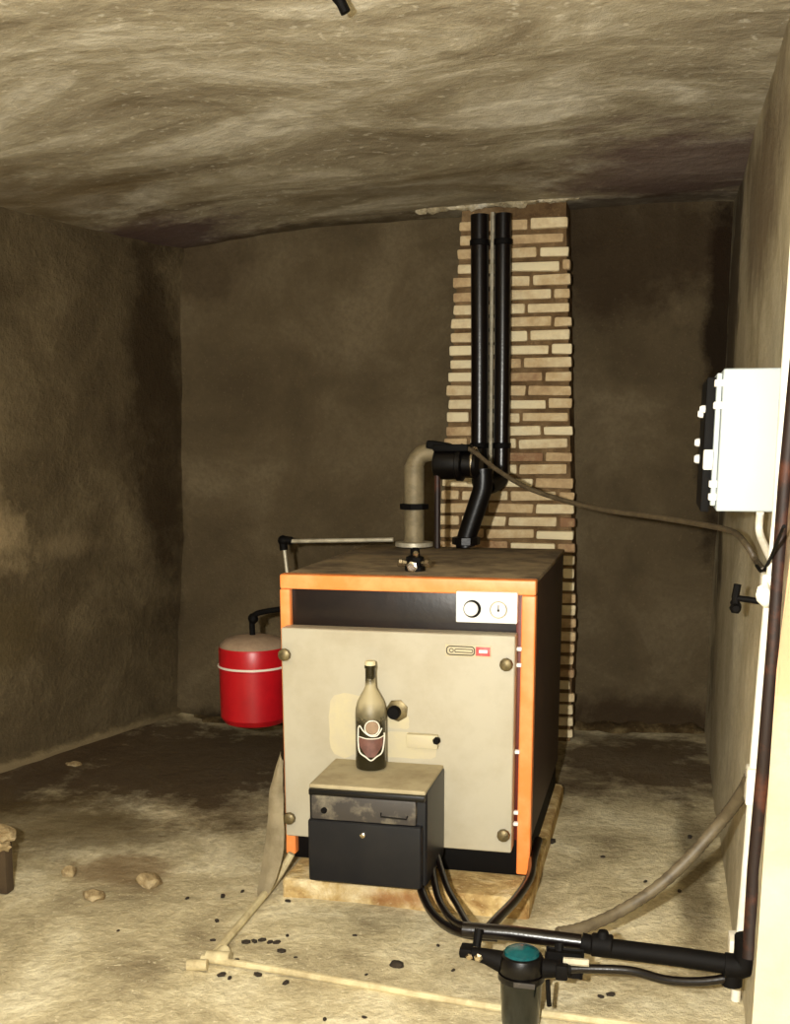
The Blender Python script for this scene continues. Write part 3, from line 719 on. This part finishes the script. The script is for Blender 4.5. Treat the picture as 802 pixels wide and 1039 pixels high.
one('insulation_strip', sheet(), 'ragsheet', 'crumpled dusty grey strip hanging down the left boiler corner', 'strip')

# ------------------------------------------------------------------ ceiling cable stub
zc_ = ceil_z(.3, 0)
s0 = atZ(322, -26, zc_); s0.z = zc_+.015
e0 = atY(351, 13, s0.y+.02)
k = MB(); mid = s0.lerp(e0, .55)+Vector((.004, 0, .004)); k.tube([s0, mid, e0], [.014, .016, .012], 10, smooth=4)
one('cable_stub', k, 'soot', 'short black cable stub hanging from the ceiling', 'cable')

# ------------------------------------------------------------------ stake and rubble
sk = thing('wooden_stake', 'weathered post with a pale crumbling top at the left edge of the picture', 'post', (-.862, -.31, 0))
MB().box((-.885, -.335, 0), (-.840, -.29, .17), .008, rot=('Y', .03)).make('shaft', 'wood', sk)
k = MB(); k.blob((-.868, -.315, .20), (.052, .04, .03), 5, .5, 3); k.blob((-.862, -.33, .165), (.035, .03, .022), 8, .5, 3); k.make('crumbling_top', 'rubble', sk)
def lump(x, y, rx, rz, seed, mat, name, label, cat, group=None, amp=.45):
    p = atZ(x, y, 0); k = MB(); k.blob((0, 0, 0), (rx, rx*.8, rz), seed, amp, 2)
    o = k.make(name, mat); o.location = (p.x, p.y, rz*.55); return tag(o, label, cat, group)
lump(152, 898, .045, .028, 1, 'rubble', 'rubble_lump', 'largest pale mortar lump on the floor left of the boiler', 'rubble')
lump(95, 912, .04, .02, 2, 'rubble', 'rubble_lump', 'pinkish flat mortar lump on the floor nearer the left post', 'rubble')
lump(70, 888, .025, .022, 3, 'rubble', 'rubble_lump', 'small rounded mortar lump beside the left post', 'rubble')
lump(75, 778, .035, .016, 4, 'rubble', 'rubble_lump', 'mortar lump lying against the foot of the left wall', 'rubble')
lump(403, 981, .021, .012, 5, 'coal', 'coal_lump', 'biggest black lump on the floor in front of the burner', 'coal')
cr = MB(); cr.blob((0, 0, 0), (1, .75, .55), 3, .5, 1); c0 = cr.make('coal_crumb', 'coal')
CR = [(250, 957, 9), (258, 956, 7), (266, 955, 8), (274, 957, 7), (281, 957, 8), (286, 966, 9), (225, 990, 9), (233, 993, 6), (240, 975, 6), (292, 950, 5), (330, 1035, 6),
      (216, 955, 6), (220, 935, 6), (246, 905, 5), (460, 985, 5), (292, 915, 6), (226, 910, 7), (190, 912, 5), (262, 990, 9), (290, 998, 8), (370, 1033, 6), (372, 990, 5), (300, 972, 4), (120, 945, 4), (360, 950, 5), (445, 960, 5), (560, 855, 10), (556, 838, 8), (630, 920, 6), (655, 895, 5), (690, 905, 6), (620, 1010, 9), (610, 1012, 7), (700, 850, 7), (612, 870, 5)]
for i, (x, y, s) in enumerate(CR):
    o = c0 if i == 0 else c0.copy()
    if i: C.objects.link(o)
    p = atZ(x, y, 0); r = s*.5*((p-CAM).dot(fw))/F
    o.location = (p.x, p.y, r*.35); o.scale = (r*1.25, r*1.1, r); o.rotation_euler = (0, 0, random.uniform(0, 6))
    tag(o, 'tiny dark coal crumb scattered on the floor', 'coal', 'coal crumbs on the floor')
# ------------------------------------------------------------------ light: the phone's flash beside the lens, a faint cellar ambience
def area(name, loc, target, size, power, col):
    l = bpy.data.lights.new(name, 'AREA'); l.shape = 'DISK'; l.size = size; l.energy = power; l.color = col
    o = bpy.data.objects.new(name, l); C.objects.link(o); o.location = loc
    o.rotation_euler = (Vector(target)-Vector(loc)).to_track_quat('-Z', 'Y').to_euler(); return o
def point(name, loc, size, power, col):
    l = bpy.data.lights.new(name, 'POINT'); l.shadow_soft_size = size; l.energy = power; l.color = col
    o = bpy.data.objects.new(name, l); C.objects.link(o); o.location = loc; return o
point('camera_flash', CAM + rt*-.22 + up*.06, .025, 575, (1, .968, .88))
w = bpy.data.worlds.new('cellar_air'); bpy.context.scene.world = w; w.use_nodes = True
bg = w.node_tree.nodes['Background']; bg.inputs[0].default_value = (1, .92, .78, 1); bg.inputs[1].default_value = .14

# ------------------------------------------------------------------ camera
cam = bpy.data.cameras.new('camera'); co = bpy.data.objects.new('camera', cam); C.objects.link(co)
cam.sensor_fit = 'VERTICAL'; cam.sensor_height = 36; cam.sensor_width = 36*802/1039
cam.lens = F/1039*36
cam.shift_x = -(PX-401)/1039; cam.shift_y = (PY-519.5)/1039
cam.clip_start = .02
co.matrix_world = Matrix(((rt.x, up.x, -fw.x, CAM.x), (rt.y, up.y, -fw.y, CAM.y), (rt.z, up.z, -fw.z, CAM.z), (0, 0, 0, 1)))
S = bpy.context.scene; S.camera = co
S.view_settings.view_transform = 'Standard'; S.view_settings.look = 'None'
S.view_settings.exposure = 0; S.view_settings.gamma = 1; S.view_settings.use_curve_mapping = False
